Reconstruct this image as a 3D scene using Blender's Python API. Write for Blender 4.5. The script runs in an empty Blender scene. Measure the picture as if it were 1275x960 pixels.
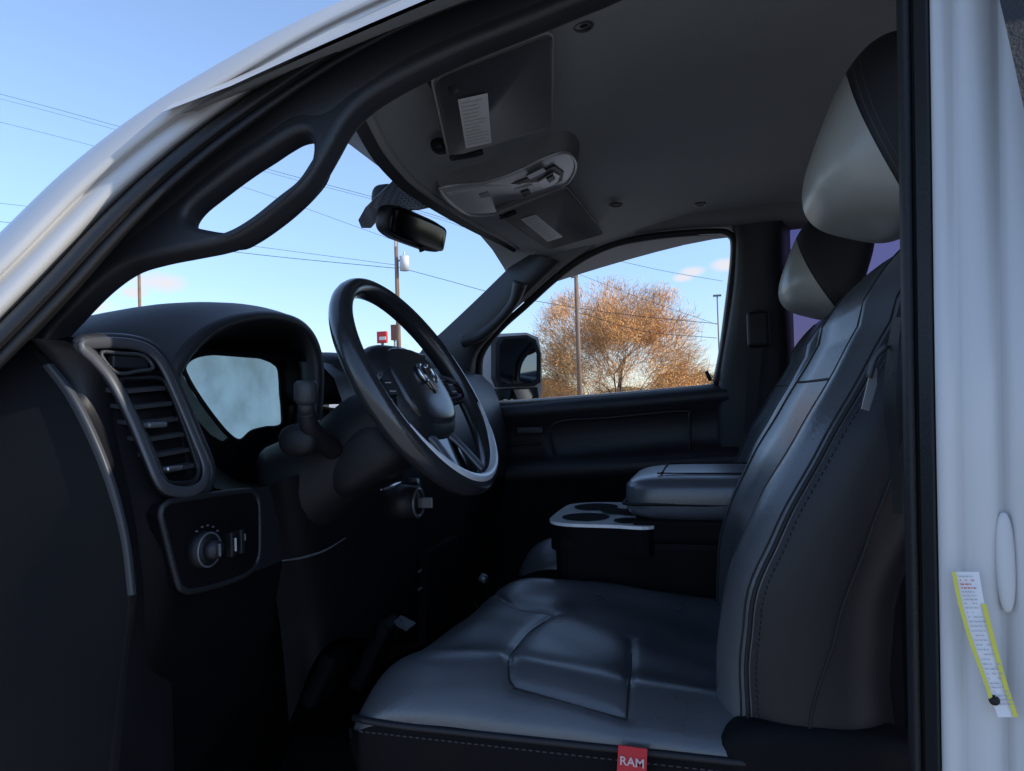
import bpy, math, random, bmesh
from mathutils import Vector, Matrix
from mathutils.geometry import intersect_ray_tri
random.seed(7)
V=Vector
scene=bpy.context.scene
CAMZ=1.55
C=V((0,0,CAMZ)); yaw=math.radians(16); pit=math.radians(1.1); rol=math.radians(1.7); F=885.0
f0=V((-math.sin(yaw)*math.cos(pit),math.cos(yaw)*math.cos(pit),math.sin(pit)))
r0=V((math.cos(yaw),math.sin(yaw),0)); u0=r0.cross(f0)
R=r0*math.cos(rol)-u0*math.sin(rol); U=u0*math.cos(rol)+r0*math.sin(rol)
cd=bpy.data.cameras.new("camera"); cam=bpy.data.objects.new("camera",cd); scene.collection.objects.link(cam)
M=Matrix.Identity(4)
for i in range(3):
    M[i][0]=R[i]; M[i][1]=U[i]; M[i][2]=-f0[i]; M[i][3]=C[i]
cam.matrix_world=M; cd.sensor_width=36; cd.lens=36*F/1275; cd.clip_start=0.02; cd.clip_end=5000
scene.camera=cam
# pixel helpers: where the sight line of an image pixel meets an assumed plane
def ray(u,v): return f0*F+R*(u-637.5)-U*(v-480)
def SY(u,v,y): d=ray(u,v); return C+d*(y/d.y)
def SX(u,v,x): d=ray(u,v); return C+d*(x/d.x)
def SZ(u,v,z): d=ray(u,v); return C+d*(z/d.z)
def SP(u,v,p,n,off=0.0):
    d=ray(u,v).normalized(); t=(p-C).dot(n)/d.dot(n); return C+d*(t-off)
def W(x,y,z): return V((x,y,z+CAMZ))
# ---------------- materials
MATS={}
def mat(name,col,rough=0.5,metal=0.0,bump=0.0,bscale=200,var=0.0,vscale=6,spec=0.5,coat=0.0,dist=.002,emit=0.0):
    m=bpy.data.materials.new(name); m.use_nodes=True; nt=m.node_tree; b=nt.nodes["Principled BSDF"]
    b.inputs["Base Color"].default_value=(*col,1); b.inputs["Roughness"].default_value=rough
    b.inputs["Metallic"].default_value=metal; b.inputs["Specular IOR Level"].default_value=spec
    b.inputs["Coat Weight"].default_value=coat
    if emit>0:
        b.inputs["Emission Color"].default_value=(*col,1); b.inputs["Emission Strength"].default_value=emit
    tc=nt.nodes.new("ShaderNodeTexCoord")
    if bump>0:
        n=nt.nodes.new("ShaderNodeTexNoise"); n.inputs["Scale"].default_value=bscale; n.inputs["Detail"].default_value=3
        bp=nt.nodes.new("ShaderNodeBump"); bp.inputs["Strength"].default_value=bump; bp.inputs["Distance"].default_value=dist
        nt.links.new(tc.outputs["Object"],n.inputs["Vector"]); nt.links.new(n.outputs["Fac"],bp.inputs["Height"]); nt.links.new(bp.outputs["Normal"],b.inputs["Normal"])
    if var>0:
        n=nt.nodes.new("ShaderNodeTexNoise"); n.inputs["Scale"].default_value=vscale; n.inputs["Detail"].default_value=5
        mr=nt.nodes.new("ShaderNodeMapRange"); mr.inputs[1].default_value=.3; mr.inputs[2].default_value=.7; mr.inputs[3].default_value=1-var; mr.inputs[4].default_value=1+var
        mx=nt.nodes.new("ShaderNodeVectorMath"); mx.operation='SCALE'; mx.inputs[0].default_value=col
        nt.links.new(tc.outputs["Object"],n.inputs["Vector"]); nt.links.new(n.outputs["Fac"],mr.inputs[0]); nt.links.new(mr.outputs[0],mx.inputs["Scale"]); nt.links.new(mx.outputs[0],b.inputs["Base Color"])
        if emit>0: nt.links.new(mx.outputs[0],b.inputs["Emission Color"])
        m2=nt.nodes.new("ShaderNodeMath"); m2.operation='MULTIPLY'; m2.inputs[1].default_value=rough; m2.use_clamp=True
        nt.links.new(mr.outputs[0],m2.inputs[0]); nt.links.new(m2.outputs[0],b.inputs["Roughness"])
    MATS[name]=m; return m
mat("white_paint",(.56,.555,.55),.38,coat=.12,var=.05,vscale=3,spec=.4)
mat("black_rubber",(.009,.009,.011),.6,bump=.3,bscale=300)
mat("dark_plastic",(.010,.0105,.013),.5,bump=.25,bscale=500,var=.15,spec=.35)
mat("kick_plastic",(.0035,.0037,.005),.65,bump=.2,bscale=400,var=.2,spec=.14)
mat("trim_plastic",(.020,.021,.024),.5,bump=.3,bscale=500,var=.1)
mat("dash_plastic",(.015,.016,.020),.42,bump=.4,bscale=420,var=.12,spec=.5)
mat("dash_top",(.032,.034,.039),.48,bump=.5,bscale=420,var=.1)
mat("piano_black",(.006,.006,.008),.12,coat=.5)
mat("headliner_fabric",(.36,.37,.365),.95,bump=.6,bscale=700,var=.10,vscale=2.5,spec=.1)
mat("visor_fabric",(.20,.205,.205),.85,bump=.4,bscale=700,var=.06,spec=.2)
mat("visor_edge",(.34,.345,.34),.8,spec=.2)
mat("leather",(.066,.071,.079),.31,bump=.35,bscale=190,var=.14,vscale=9,dist=.001,spec=.95)
mat("armrest_leather",(.09,.10,.118),.3,bump=.3,bscale=190,var=.1,vscale=9,dist=.001,spec=.9)
mat("rim_leather",(.024,.025,.028),.22,bump=.2,bscale=300,var=.1,vscale=12,dist=.001,spec=.8)
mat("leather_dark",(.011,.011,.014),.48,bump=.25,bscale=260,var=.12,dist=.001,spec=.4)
mat("seam",(.006,.006,.007),.7)
mat("stitch",(.030,.030,.034),.7)
mat("satin_grey",(.15,.16,.175),.33,metal=.4,var=.05)
mat("stripe_grey",(.045,.048,.055),.45)
mat("bezel_grey",(.068,.072,.08),.32,metal=.2,var=.06)
mat("silver",(.62,.63,.65),.25,metal=.9)
mat("silver_plastic",(.50,.50,.49),.35,metal=.3)
mat("inlay_silver",(.85,.88,.92),.28,metal=.2)
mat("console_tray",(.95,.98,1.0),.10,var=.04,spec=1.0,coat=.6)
mat("well_shade",(.002,.002,.003),.8,spec=.05)
mat("chrome",(.7,.71,.73),.12,metal=1)
mat("mirror_glass",(.42,.46,.5),.02,metal=1)
mat("mirror_smoked",(.20,.22,.24),.03,metal=1)
mat("mirror_dark",(.03,.031,.035),.08,metal=1)
mat("label_white",(.78,.78,.74),.6,var=.05,vscale=30)
mat("label_text",(.46,.46,.44),.7)
mat("yellow",(.62,.58,.08),.5); mat("red_tag",(.5,.02,.03),.6,bump=.4,bscale=400)
mat("red_text",(.5,.12,.12),.6); mat("faint_text",(.40,.40,.42),.6)
mat("tag_text",(.6,.42,.44),.6)
mat("sticker_white",(.70,.70,.72),.4)
mat("cluster_sky_painted",(.31,.52,.68),.15,var=.30,vscale=11,coat=.6,emit=.52)  # sky reflection painted in as mottled pale blue with an added glow
mat("pole_wood",(.20,.13,.09),.85,var=.2,vscale=2); mat("pole_metal",(.2,.2,.2),.6); mat("transformer_grey",(.55,.57,.58),.5)
mat("wire",(.02,.02,.02),.6); mat("bark",(.13,.085,.06),.9,var=.25,vscale=3); mat("twig",(.52,.30,.15),.9,var=.3,vscale=.4)
mat("leaf_orange",(.84,.41,.11),.8,var=.4,vscale=.35); mat("leaf_green",(.08,.085,.035),.8,var=.4,vscale=.3)
mat("leaf_brown",(.42,.20,.06),.8,var=.4,vscale=.3)
mat("brick",(.25,.09,.06),.85,var=.2,vscale=2); mat("sign_red",(.6,.03,.03),.5); mat("sign_white",(.75,.75,.75),.5)
mat("carpet",(.005,.005,.006),.95,bump=.9,bscale=300,spec=.1)
mat("headlight_icon",(.5,.5,.5),.5)
mat("concrete",(.30,.29,.275),.9,bump=.5,bscale=30,var=.15,vscale=.6)
mat("grass",(.10,.10,.05),.9,var=.3,vscale=.2)
def glass(name,tint,refl=.06):
    m=bpy.data.materials.new(name); m.use_nodes=True; nt=m.node_tree; nt.nodes.clear()
    o=nt.nodes.new("ShaderNodeOutputMaterial"); t=nt.nodes.new("ShaderNodeBsdfTransparent"); g=nt.nodes.new("ShaderNodeBsdfGlossy"); mx=nt.nodes.new("ShaderNodeMixShader")
    t.inputs[0].default_value=(*tint,1); g.inputs["Roughness"].default_value=.02; mx.inputs[0].default_value=refl
    nt.links.new(t.outputs[0],mx.inputs[1]); nt.links.new(g.outputs[0],mx.inputs[2]); nt.links.new(mx.outputs[0],o.inputs[0]); MATS[name]=m
glass("tinted_glass",(.17,.12,.22),.06)
# dotted ceramic frit printed on the glass: pale dots on dark
fm=mat("frit_grey",(.3,.3,.3),.7); nt=fm.node_tree; b_=nt.nodes["Principled BSDF"]; tc=nt.nodes.new("ShaderNodeTexCoord"); vo_=nt.nodes.new("ShaderNodeTexVoronoi"); vo_.inputs["Scale"].default_value=150; vo_.inputs["Randomness"].default_value=.1
rp=nt.nodes.new("ShaderNodeValToRGB"); rp.color_ramp.elements[0].position=.30; rp.color_ramp.elements[0].color=(.16,.19,.23,1); rp.color_ramp.elements[1].position=.45; rp.color_ramp.elements[1].color=(.55,.62,.70,1)
nt.links.new(tc.outputs["Object"],vo_.inputs["Vector"]); nt.links.new(vo_.outputs["Distance"],rp.inputs[0]); nt.links.new(rp.outputs[0],b_.inputs["Base Color"])
# headrest colour: pale ahead of a curved seam line, near-black behind it
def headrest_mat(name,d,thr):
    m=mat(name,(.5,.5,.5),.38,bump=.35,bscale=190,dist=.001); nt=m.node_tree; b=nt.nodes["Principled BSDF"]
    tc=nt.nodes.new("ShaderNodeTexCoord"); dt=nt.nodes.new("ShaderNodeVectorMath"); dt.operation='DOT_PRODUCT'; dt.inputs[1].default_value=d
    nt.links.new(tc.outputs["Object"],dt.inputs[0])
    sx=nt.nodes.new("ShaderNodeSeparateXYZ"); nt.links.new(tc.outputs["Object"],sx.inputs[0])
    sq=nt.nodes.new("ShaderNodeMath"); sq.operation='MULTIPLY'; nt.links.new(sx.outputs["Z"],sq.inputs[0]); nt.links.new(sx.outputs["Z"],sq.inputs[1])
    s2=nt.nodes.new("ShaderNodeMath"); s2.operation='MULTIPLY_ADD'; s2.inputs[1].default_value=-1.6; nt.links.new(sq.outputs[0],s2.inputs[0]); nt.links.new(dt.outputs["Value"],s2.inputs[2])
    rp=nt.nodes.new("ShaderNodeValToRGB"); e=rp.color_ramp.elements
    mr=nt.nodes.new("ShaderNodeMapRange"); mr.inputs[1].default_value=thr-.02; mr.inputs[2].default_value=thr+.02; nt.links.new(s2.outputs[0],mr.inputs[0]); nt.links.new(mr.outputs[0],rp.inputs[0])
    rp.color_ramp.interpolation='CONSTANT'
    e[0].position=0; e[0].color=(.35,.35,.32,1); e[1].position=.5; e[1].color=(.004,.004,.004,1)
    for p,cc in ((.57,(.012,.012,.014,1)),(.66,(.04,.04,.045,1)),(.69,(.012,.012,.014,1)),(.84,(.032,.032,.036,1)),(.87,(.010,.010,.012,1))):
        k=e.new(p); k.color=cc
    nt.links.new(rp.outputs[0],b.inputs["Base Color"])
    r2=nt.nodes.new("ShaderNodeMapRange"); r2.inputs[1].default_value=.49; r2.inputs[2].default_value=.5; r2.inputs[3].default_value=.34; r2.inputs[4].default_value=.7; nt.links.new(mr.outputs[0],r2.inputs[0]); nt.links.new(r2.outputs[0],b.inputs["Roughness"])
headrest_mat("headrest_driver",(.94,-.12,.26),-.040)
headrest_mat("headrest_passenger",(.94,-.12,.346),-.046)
# ---------------- mesh builder
WL={}
def cr(pts,n):
    pts=[V(p) for p in pts]; k=len(pts)
    if k==2: return [pts[0].lerp(pts[1],i/(n-1)) for i in range(n)]
    out=[]
    for i in range(n):
        t=i/(n-1)*(k-1); a=min(int(t),k-2); t-=a
        p1,p2=pts[a],pts[a+1]; p0=pts[a-1] if a>0 else p1*2-p2; p3=pts[a+2] if a+2<k else p2*2-p1
        out.append(.5*((2*p1)+(p2-p0)*t+(2*p0-5*p1+4*p2-p3)*t*t+(3*p1-p0-3*p2+p3)*t*t*t))
    return out
def crc(pts,n):
    pts=[V(p) for p in pts]; k=len(pts); out=[]
    for i in range(n):
        t=i/n*k; a=int(t); t-=a
        p0,p1,p2,p3=pts[(a-1)%k],pts[a%k],pts[(a+1)%k],pts[(a+2)%k]
        out.append(.5*((2*p1)+(p2-p0)*t+(2*p0-5*p1+4*p2-p3)*t*t+(3*p1-p0-3*p2+p3)*t*t*t))
    return out
class MB:
    def __init__(s): s.v=[];s.f=[];s.m=[];s.sm=[];s.mats=[]
    def mi(s,m):
        if m not in s.mats: s.mats.append(m)
        return s.mats.index(m)
    def add(s,vs,fs,m,smooth=True):
        o=len(s.v); s.v+= [V(x) for x in vs]; i=s.mi(m)
        for f in fs: s.f.append([a+o for a in f]); s.m.append(i); s.sm.append(smooth)
    def grid(s,rows,m,wrap=False,caps=False,smooth=True,skip=None):
        n=len(rows[0]); vs=[p for r in rows for p in r]; fs=[]
        for i in range(len(rows)-1):
            for j in range(n if wrap else n-1):
                if skip and skip(i,j): continue
                k=(j+1)%n; fs.append((i*n+j,i*n+k,(i+1)*n+k,(i+1)*n+j))
        if caps: fs.append(tuple(range(n-1,-1,-1))); fs.append(tuple((len(rows)-1)*n+j for j in range(n)))
        s.add(vs,fs,m,smooth)
    def loft(s,rails,m,nu=40,nv=None,smooth=True):
        rr=[cr(r,nu) for r in rails]
        if nv:
            cols=[cr([r[i] for r in rr],nv) for i in range(nu)]
            rr=[[cols[i][k] for i in range(nu)] for k in range(nv)]
        s.grid(rr,m,smooth=smooth)
    def tube(s,pts,rad,m,n=None,seg=10,closed=False,flat=None):
        k=len(pts)
        if n: P=crc(pts,n) if closed else cr(pts,n)
        else: P=[V(p) for p in pts]
        N=len(P)
        if isinstance(rad,(int,float)): rad=[rad]*k
        rr=[]
        for i in range(N):
            t=i/(N-1)*(len(rad)-1); a=min(int(t),len(rad)-2) if len(rad)>1 else 0
            rr.append(rad[a]*(1-(t-a))+rad[a+1]*(t-a) if len(rad)>1 else rad[0])
        rows=[]; up=None
        for i in range(N):
            if closed: T=(P[(i+1)%N]-P[i-1]).normalized()
            else: T=(P[min(i+1,N-1)]-P[max(i-1,0)]).normalized()
            if up is None: up=T.orthogonal().normalized() if flat is None else flat
            a=(up-T*up.dot(T)).normalized() if flat is None else (flat-T*flat.dot(T)).normalized(); up=a; b=T.cross(a)
            ka=1 if flat is None else .45
            rows.append([P[i]+a*math.cos(q*2*math.pi/seg)*rr[i]*ka+b*math.sin(q*2*math.pi/seg)*rr[i] for q in range(seg)])
        if closed: rows.append(rows[0][:]); s.grid(rows,m,wrap=True)
        else: s.grid(rows,m,wrap=True,caps=True)
    def box(s,c,size,m,rot=None,bev=.004):
        bm=bmesh.new(); bmesh.ops.create_cube(bm,size=1)
        for v in bm.verts: v.co=V((v.co.x*size[0],v.co.y*size[1],v.co.z*size[2]))
        if bev>0: bmesh.ops.bevel(bm,geom=bm.edges[:],offset=min(bev,min(size)*.45),segments=3,profile=.5,affect='EDGES')
        bm.verts.index_update(); rot=rot or Matrix.Identity(3)
        s.add([rot@v.co+V(c) for v in bm.verts],[[v.index for v in f.verts] for f in bm.faces],m,False); bm.free()
    def poly(s,pts,ext,m,smooth=False):
        n=len(pts); P=[V(p) for p in pts]; ext=V(ext)
        s.add(P+[p+ext for p in P],[list(range(n)),list(range(2*n-1,n-1,-1))]+[(i,i+n,(i+1)%n+n,(i+1)%n) for i in range(n)],m,smooth)
    def sup(s,c,size,m,e1=.5,e2=.5,rot=None,nu=32,nv=20,deform=None):
        rot=rot or Matrix.Identity(3); P=lambda w,e: math.copysign(abs(w)**e,w); rows=[]
        for i in range(nv+1):
            ph=-math.pi/2+math.pi*i/nv; row=[]
            for j in range(nu):
                th=2*math.pi*j/nu
                p=V((size[0]*P(math.cos(ph),e1)*P(math.cos(th),e2),size[1]*P(math.cos(ph),e1)*P(math.sin(th),e2),size[2]*P(math.sin(ph),e1)))
                if deform: p=deform(p)
                row.append(p)
            rows.append(row)
        s.grid([[rot@p+V(c) for p in r] for r in rows],m,wrap=True)
    def cyl(s,a,b,r1,r2,m,seg=20):
        s.tube([a,b],[r1,r2],m,seg=seg)
    def build(s,name,parent=None,label=None,category=None,origin=None,**kw):
        me=bpy.data.meshes.new(name)
        if origin is None:
            lo=V([min(p[i] for p in s.v) for i in range(3)]); hi=V([max(p[i] for p in s.v) for i in range(3)]); origin=(lo+hi)/2
            if parent is None: origin.z=lo.z
        me.from_pydata([p-origin for p in s.v],[],s.f)
        for m in s.mats: me.materials.append(MATS[m])
        me.polygons.foreach_set("material_index",s.m); me.polygons.foreach_set("use_smooth",s.sm); me.update()
        o=bpy.data.objects.new(name,me); scene.collection.objects.link(o); WL[o.name]=V(origin)
        if parent: o.parent=parent; o.location=V(origin)-WL[parent.name]
        else: o.location=origin
        if label: o["label"]=label
        if category: o["category"]=category
        for k,x in kw.items(): o[k]=x
        return o
def rotfrom(x,y,z):
    m=Matrix.Identity(3)
    for i in range(3): m[i][0]=x[i]; m[i][1]=y[i]; m[i][2]=z[i]
    return m
def curve_plate(name,outline,holes,p0,n,m,depth,bev,parent,label=None):
    """flat moulding with rounded edges and slots, lying in the plane (p0,n)"""
    n=n.normalized(); xa=V((1,0,0)); xa=(xa-n*xa.dot(n)).normalized(); ya=n.cross(xa)
    cu=bpy.data.curves.new(name,'CURVE'); cu.dimensions='2D'; cu.fill_mode='BOTH'
    for pts,N in [(outline,260)]+[(h,80) for h in holes]:
        q=crc([SP(u,v,p0,n) for u,v in pts],N); sp=cu.splines.new('POLY'); sp.points.add(len(q)-1); sp.use_cyclic_u=True
        for k,p in enumerate(q): d=p-p0; sp.points[k].co=(d.dot(xa),d.dot(ya),0,1)
    cu.extrude=depth; cu.bevel_depth=bev; cu.bevel_resolution=4; cu.offset=-bev
    o=bpy.data.objects.new(name,cu); scene.collection.objects.link(o)
    dg=bpy.context.evaluated_depsgraph_get(); dg.update(); me=bpy.data.meshes.new_from_object(o.evaluated_get(dg)); bpy.data.objects.remove(o)
    me.transform(Matrix(((xa.x,ya.x,n.x,0),(xa.y,ya.y,n.y,0),(xa.z,ya.z,n.z,0),(0,0,0,1))))
    me.materials.clear(); me.materials.append(MATS[m])
    for f in me.polygons: f.use_smooth=len(f.vertices)==4
    o=bpy.data.objects.new(name,me); scene.collection.objects.link(o); WL[o.name]=V(p0); o.parent=parent; o.location=V(p0)-WL[parent.name]
    if label: o["label"]=label
    return o
# ================= TRUCK =================
YC=1.49
truck=bpy.data.objects.new("pickup_truck",None); scene.collection.objects.link(truck); truck.location=(0,YC,0); WL[truck.name]=V((0,YC,0))
truck["label"]="white pickup truck with open driver door and black leather interior"; truck["category"]="pickup truck"
def Yn(v): return .60+.18*(1-min(max(v,-50),480)/480) if v<480 else .60
outer=[(-200,480),(-80,364),(0,290),(60,230),(110,187),(160,149),(215,112),(270,80),(330,46),(390,16),(440,-6),(520,-38),(640,-75),(800,-110),(1000,-135),(1350,-150)]
NO=160
oc_=cr([V((a,b,0)) for a,b in outer],NO)
for _ in range(40): oc_=[oc_[0]]+[(oc_[i-1]+oc_[i]*2+oc_[i+1])/4 for i in range(1,NO-1)]+[oc_[-1]]
wid=[(-300,92),(0,80),(160,66),(260,55),(350,46),(430,38),(560,32),(1500,30)]
def interp(tab,x):
    for (a,b),(c,d) in zip(tab,tab[1:]):
        if x<=c: return b+(d-b)*(x-a)/(c-a)
    return tab[-1][1]
def wsm(x): return sum(interp(wid,x+o) for o in range(-90,91,15))/13
def Ysm(v): return sum(Yn(v+o) for o in (-60,-40,-20,0,20,40,60))/7
def offrail(k,extra,dy):
    out=[]
    for i,p in enumerate(oc_):
        t=(oc_[min(i+2,NO-1)]-oc_[max(i-2,0)]).normalized(); nrm=V((-t.y,t.x,0))
        w=wsm(p.x); q=p+nrm*(w*k+extra*(.45+.55*w/80)); out.append(SY(q.x,q.y,Ysm(q.y)+dy))
    return out
mb=MB()
prof=[(0,.05),(.015,.02),(.06,.0),(.16,-.008),(.30,-.010),(.44,-.008),(.48,-.003),(.505,.005),(.54,.006),(.60,.002),(.70,.0),(.84,.004),(.93,.014),(1.0,.035)]
mb.grid([offrail(t,0,dy) for t,dy in prof],"white_paint")
mb.build("door_frame",truck)
mb=MB()
mb.grid([offrail(1,e,dy) for e,dy in [(-1,.032),(1,.012),(6,-.002),(14,-.006),(19,-.002),(22,.010),(24,.010),(28,.0),(34,.0),(39,.01),(42,.04)]],"black_rubber")
mb.build("door_seal",truck)
tout=[(20,560),(48,480),(70,427),(98,394),(132,360),(165,337),(200,326),(240,318),(275,311),(302,302),(330,285),(360,261),(386,240),(404,214),(419,188),(435,160),(455,138),(480,120),(520,98),(580,70),(650,42),(740,5),(820,-25),(1000,-60),(1300,-80),
 (1300,-150),(1000,-130),(780,-95),(680,-62),(590,-30),(500,0),(440,30),(392,58),(350,84),(308,114),(262,152),(222,186),(190,216),(150,254),(122,280),(95,308),(62,340),(30,378),(0,412),(-60,490),(-120,600)]
hole=[(240,275),(250,260),(271,243),(296,224),(316,210),(338,196),(356,184),(375,174),(391,174),(397,190),(393,213),(378,233),(355,255),(332,273),(311,287),(293,295),(267,292),(246,286)]
pn=V((0,1,-.30)).normalized(); pp=W(0,.672,0)
gh=curve_plate("grab_handle_pillar",tout,[hole],pp,pn,"trim_plastic",.008,.009,truck,"black pillar moulding with slotted grab handle")
mb=MB()
rA=[(10,400),(62,338),(122,276),(190,212),(262,148),(308,110),(350,80),(392,54),(440,26),(500,-4),(590,-34),(700,-66),(820,-95)]
rB=[(48,450),(100,372),(165,322),(228,275),(272,238),(303,216),(340,192),(374,170),(408,172),(440,146),(520,92),(650,36),(820,-32)]
def mxr(t,dy): return [SP(a[0]*(1-t)+b[0]*t,a[1]*(1-t)+b[1]*t,pp,pn)+V((0,dy,0)) for a,b in zip(rA,rB)]
mb.loft([mxr(0,.01),mxr(.15,-.014),mxr(.45,-.022),mxr(.75,-.020),mxr(.95,-.012),mxr(1.02,.005)],"trim_plastic",nu=70,nv=14)
mb.build("pillar_moulding",gh)
# B pillar
def vr(pts,y): return [SY(u,v,y+(.072*(1-max(v,0)/480) if v<480 else 0)) for u,v in pts]
L=[(1116,-170),(1118,0),(1121,200),(1125,480),(1131,800),(1136,1120)]
def shift(P,dx): return [(u+dx,v) for u,v in P]
mb=MB()
mb.loft([vr(shift(L,d),y) for d,y in [(-2,.76),(0,.66),(4,.645),(13,.64),(15,.65),(18,.65),(20,.632),(33,.622),(37,.61),(40,.62)]],"black_rubber",nu=40)
mb.build("pillar_seal",truck)
mb=MB()
mb.loft([vr(shift(L,d),y) for d,y in [(38,.63),(40,.605),(46,.599),(58,.600),(66,.603),(72,.603),(80,.598),(96,.594),(112,.595),(118,.598),(123,.602),(128,.598),(150,.585),(300,.57),(900,.56)]],"white_paint",nu=40)
mb.sup(SY(1252,700,.593),(.006,.004,.036),"white_paint",.8,.8)
mb.build("rear_door_pillar",truck)
mb=MB()
mb.loft([[SY(u,v,.555+(.072*(1-max(v,0)/480))) for u,v in P] for P in ([(1205,-170),(1240,-20),(1256,50),(1276,140),(1300,250),(1340,420)],[(1225,-170),(1262,-20),(1279,50),(1300,140),(1330,250),(1370,420)],[(1500,-170),(1500,-20),(1500,50),(1500,140),(1500,250),(1500,420)])],"black_rubber",nu=20)
mb.build("rear_door_window",truck)
mb=MB()
def st(a,b,y,m):
    mb.loft([[SY(u,v,y) for u,v in a],[SY(u,v,y) for u,v in b]],m,nu=24,smooth=True)
cl=[(1186,712),(1194,752),(1208,800),(1226,850),(1243,893)]
rt=[(1219,712),(1226,752),(1238,800),(1252,850),(1266,893)]
st(cl,rt,.5835,"sticker_white")
st([(1185,712),(1193,752),(1207,800),(1225,850),(1234,878)],[(1190,712),(1198,752),(1212,800),(1230,850),(1239,878)],.5825,"yellow")
st([(1222,752),(1234,800),(1248,850),(1262,893)],[(1228,752),(1240,800),(1254,850),(1268,893)],.5825,"yellow")
for i in range(30):
    t=.03+i*.030; k=t*4; a=min(int(k),3); w=k-a
    x0=cl[a][0]*(1-w)+cl[a+1][0]*w; y0=cl[a][1]*(1-w)+cl[a+1][1]*w
    x=x0+7
    while x<x0+24:
        l=random.uniform(1.5,5)
        if random.random()<.8: mb.add([SY(x,y0,.582),SY(x+l,y0+.4,.582),SY(x+l,y0+1.9,.582),SY(x+.3,y0+1.7,.582)],[(0,1,2,3)],"red_text" if i in(1,2,3) else ("label_text" if i%7==5 else "faint_text"),False)
        x+=l+1
mb.cyl(SY(1238,872,.5825),SY(1238,872,.5815),.0035,.0035,"seam")
mb.build("warning_sticker",truck,label="yellow and white curved warning sticker")
# ---- headliner
def H(x,y):
    z=.585-.1457*(min(-x,.9)/.7)**1.25 if x<0 else .585+.02*min(x/.6,1)
    t=abs(y-YC)/.80
    return z-.115*t**4
hd=[(452,128,.80),(461,148,.88),(480,185,1.02),(500,211,1.15),(520,231,1.27),(560,259,1.50),(600,283,1.78),(628,298,2.0),(652,313,2.2)]
hpts=cr([SY(*p) for p in hd],50)
mb=MB(); rows=[]
xs=[i/22 for i in range(23)]
for t in xs:
    row=[]
    for p in hpts:
        x=p.x+(1.45-p.x)*t**1.3; zt=H(x,p.y); b=max(0,1-t*5)**2
        row.append(V((x,p.y,p.z*b+(zt+CAMZ)*(1-b))))
    rows.append(row)
mb.grid(rows,"headliner_fabric")
mb.tube([p for p in hpts],.007,"headliner_fabric",seg=10)
mb.grid([[W(x,.80,H(x,.80)) for x in [-.6+i*.1 for i in range(21)]],[W(x,.70,H(x,.80)-.05) for x in [-.6+i*.1 for i in range(21)]]],"headliner_fabric")
mb.grid([[W(x,2.19,H(x,2.19)+.002) for x in [-.6+i*.1 for i in range(21)]],[W(x,2.30,H(x,2.19)+.01) for x in [-.6+i*.1 for i in range(21)]]],"headliner_fabric")
for (u,v,z,r) in [(726,36,.555,.013),(767,257,.53,.016),(545,182,.45,.010),(872,256,.50,.012)]:
    p=SZ(u,v,z-.012); mb.tube([p+V((math.cos(a)*r,math.sin(a)*r,.004)) for a in [k*math.pi/6 for k in range(12)]],.003,"stripe_grey",n=24,closed=True,seg=6)
    mb.sup(p+V((0,0,.006)),(r*.6,r*.6,.004),"dark_plastic",1,1,nu=12,nv=6)
hl=mb.build("headliner",truck)
mb=MB()
rows=[]
for i in range(24):
    x=-.62+i*.09
    rows.append([W(x-(.08*(1-abs(y-YC)/.8)**.5 if i==0 else 0),y,H(max(x,-.6),y)+.055-(.06*(abs(y-YC)/.8)**8)) for y in [.70+k*.0832 for k in range(20)]])
mb.grid(rows,"white_paint"); mb.build("roof",truck)
mb=MB()
mb.grid([[W(x,y,.02-.05*abs(y-YC)**2-.1*((-1.35-x)/1.1)**2) for y in [.55+k*.094 for k in range(21)]] for x in [-1.33-.1*k for k in range(12)]],"white_paint")
mb.build("hood",truck)
mb=MB()
mb.grid([[W(1.45,.62,-1.0),W(1.45,2.38,-1.0)],[W(1.45,.62,-.1),W(1.45,2.38,-.1)],[W(1.40,.72,.6),W(1.40,2.28,.6)]],"dark_plastic")
mb.grid([[W(-1.4,.62,-.85),W(1.45,.62,-.85)],[W(-1.4,2.38,-.85),W(1.45,2.38,-.85)]],"carpet")
mb.grid([[W(-1.4,.60,-.95),W(-1.4,2.38,-.95)],[W(-1.4,.60,.10),W(-1.4,2.38,.10)]],"dark_plastic")
mb.box(W(-.2,1.49,-.78),(2.2,.30,.14),"carpet",bev=.05)
mb.build("floor_carpet",truck)
mb=MB()
mb.box(W(0,.62,-.95),(3.0,.10,.20),"white_paint",bev=.03)
mb.box(W(-1.75,.60,-.45),(1.1,.08,.9),"white_paint",bev=.03)
mb.box(W(-1.75,2.42,-.45),(1.1,.08,.9),"white_paint",bev=.03)
mb.box(W(.1,2.42,-.5),(2.7,.04,.84),"white_paint",bev=.015)
mb.box(W(-2.45,1.49,-.5),(.2,1.8,.8),"white_paint",bev=.06)
mb.build("body_panel",truck)
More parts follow.
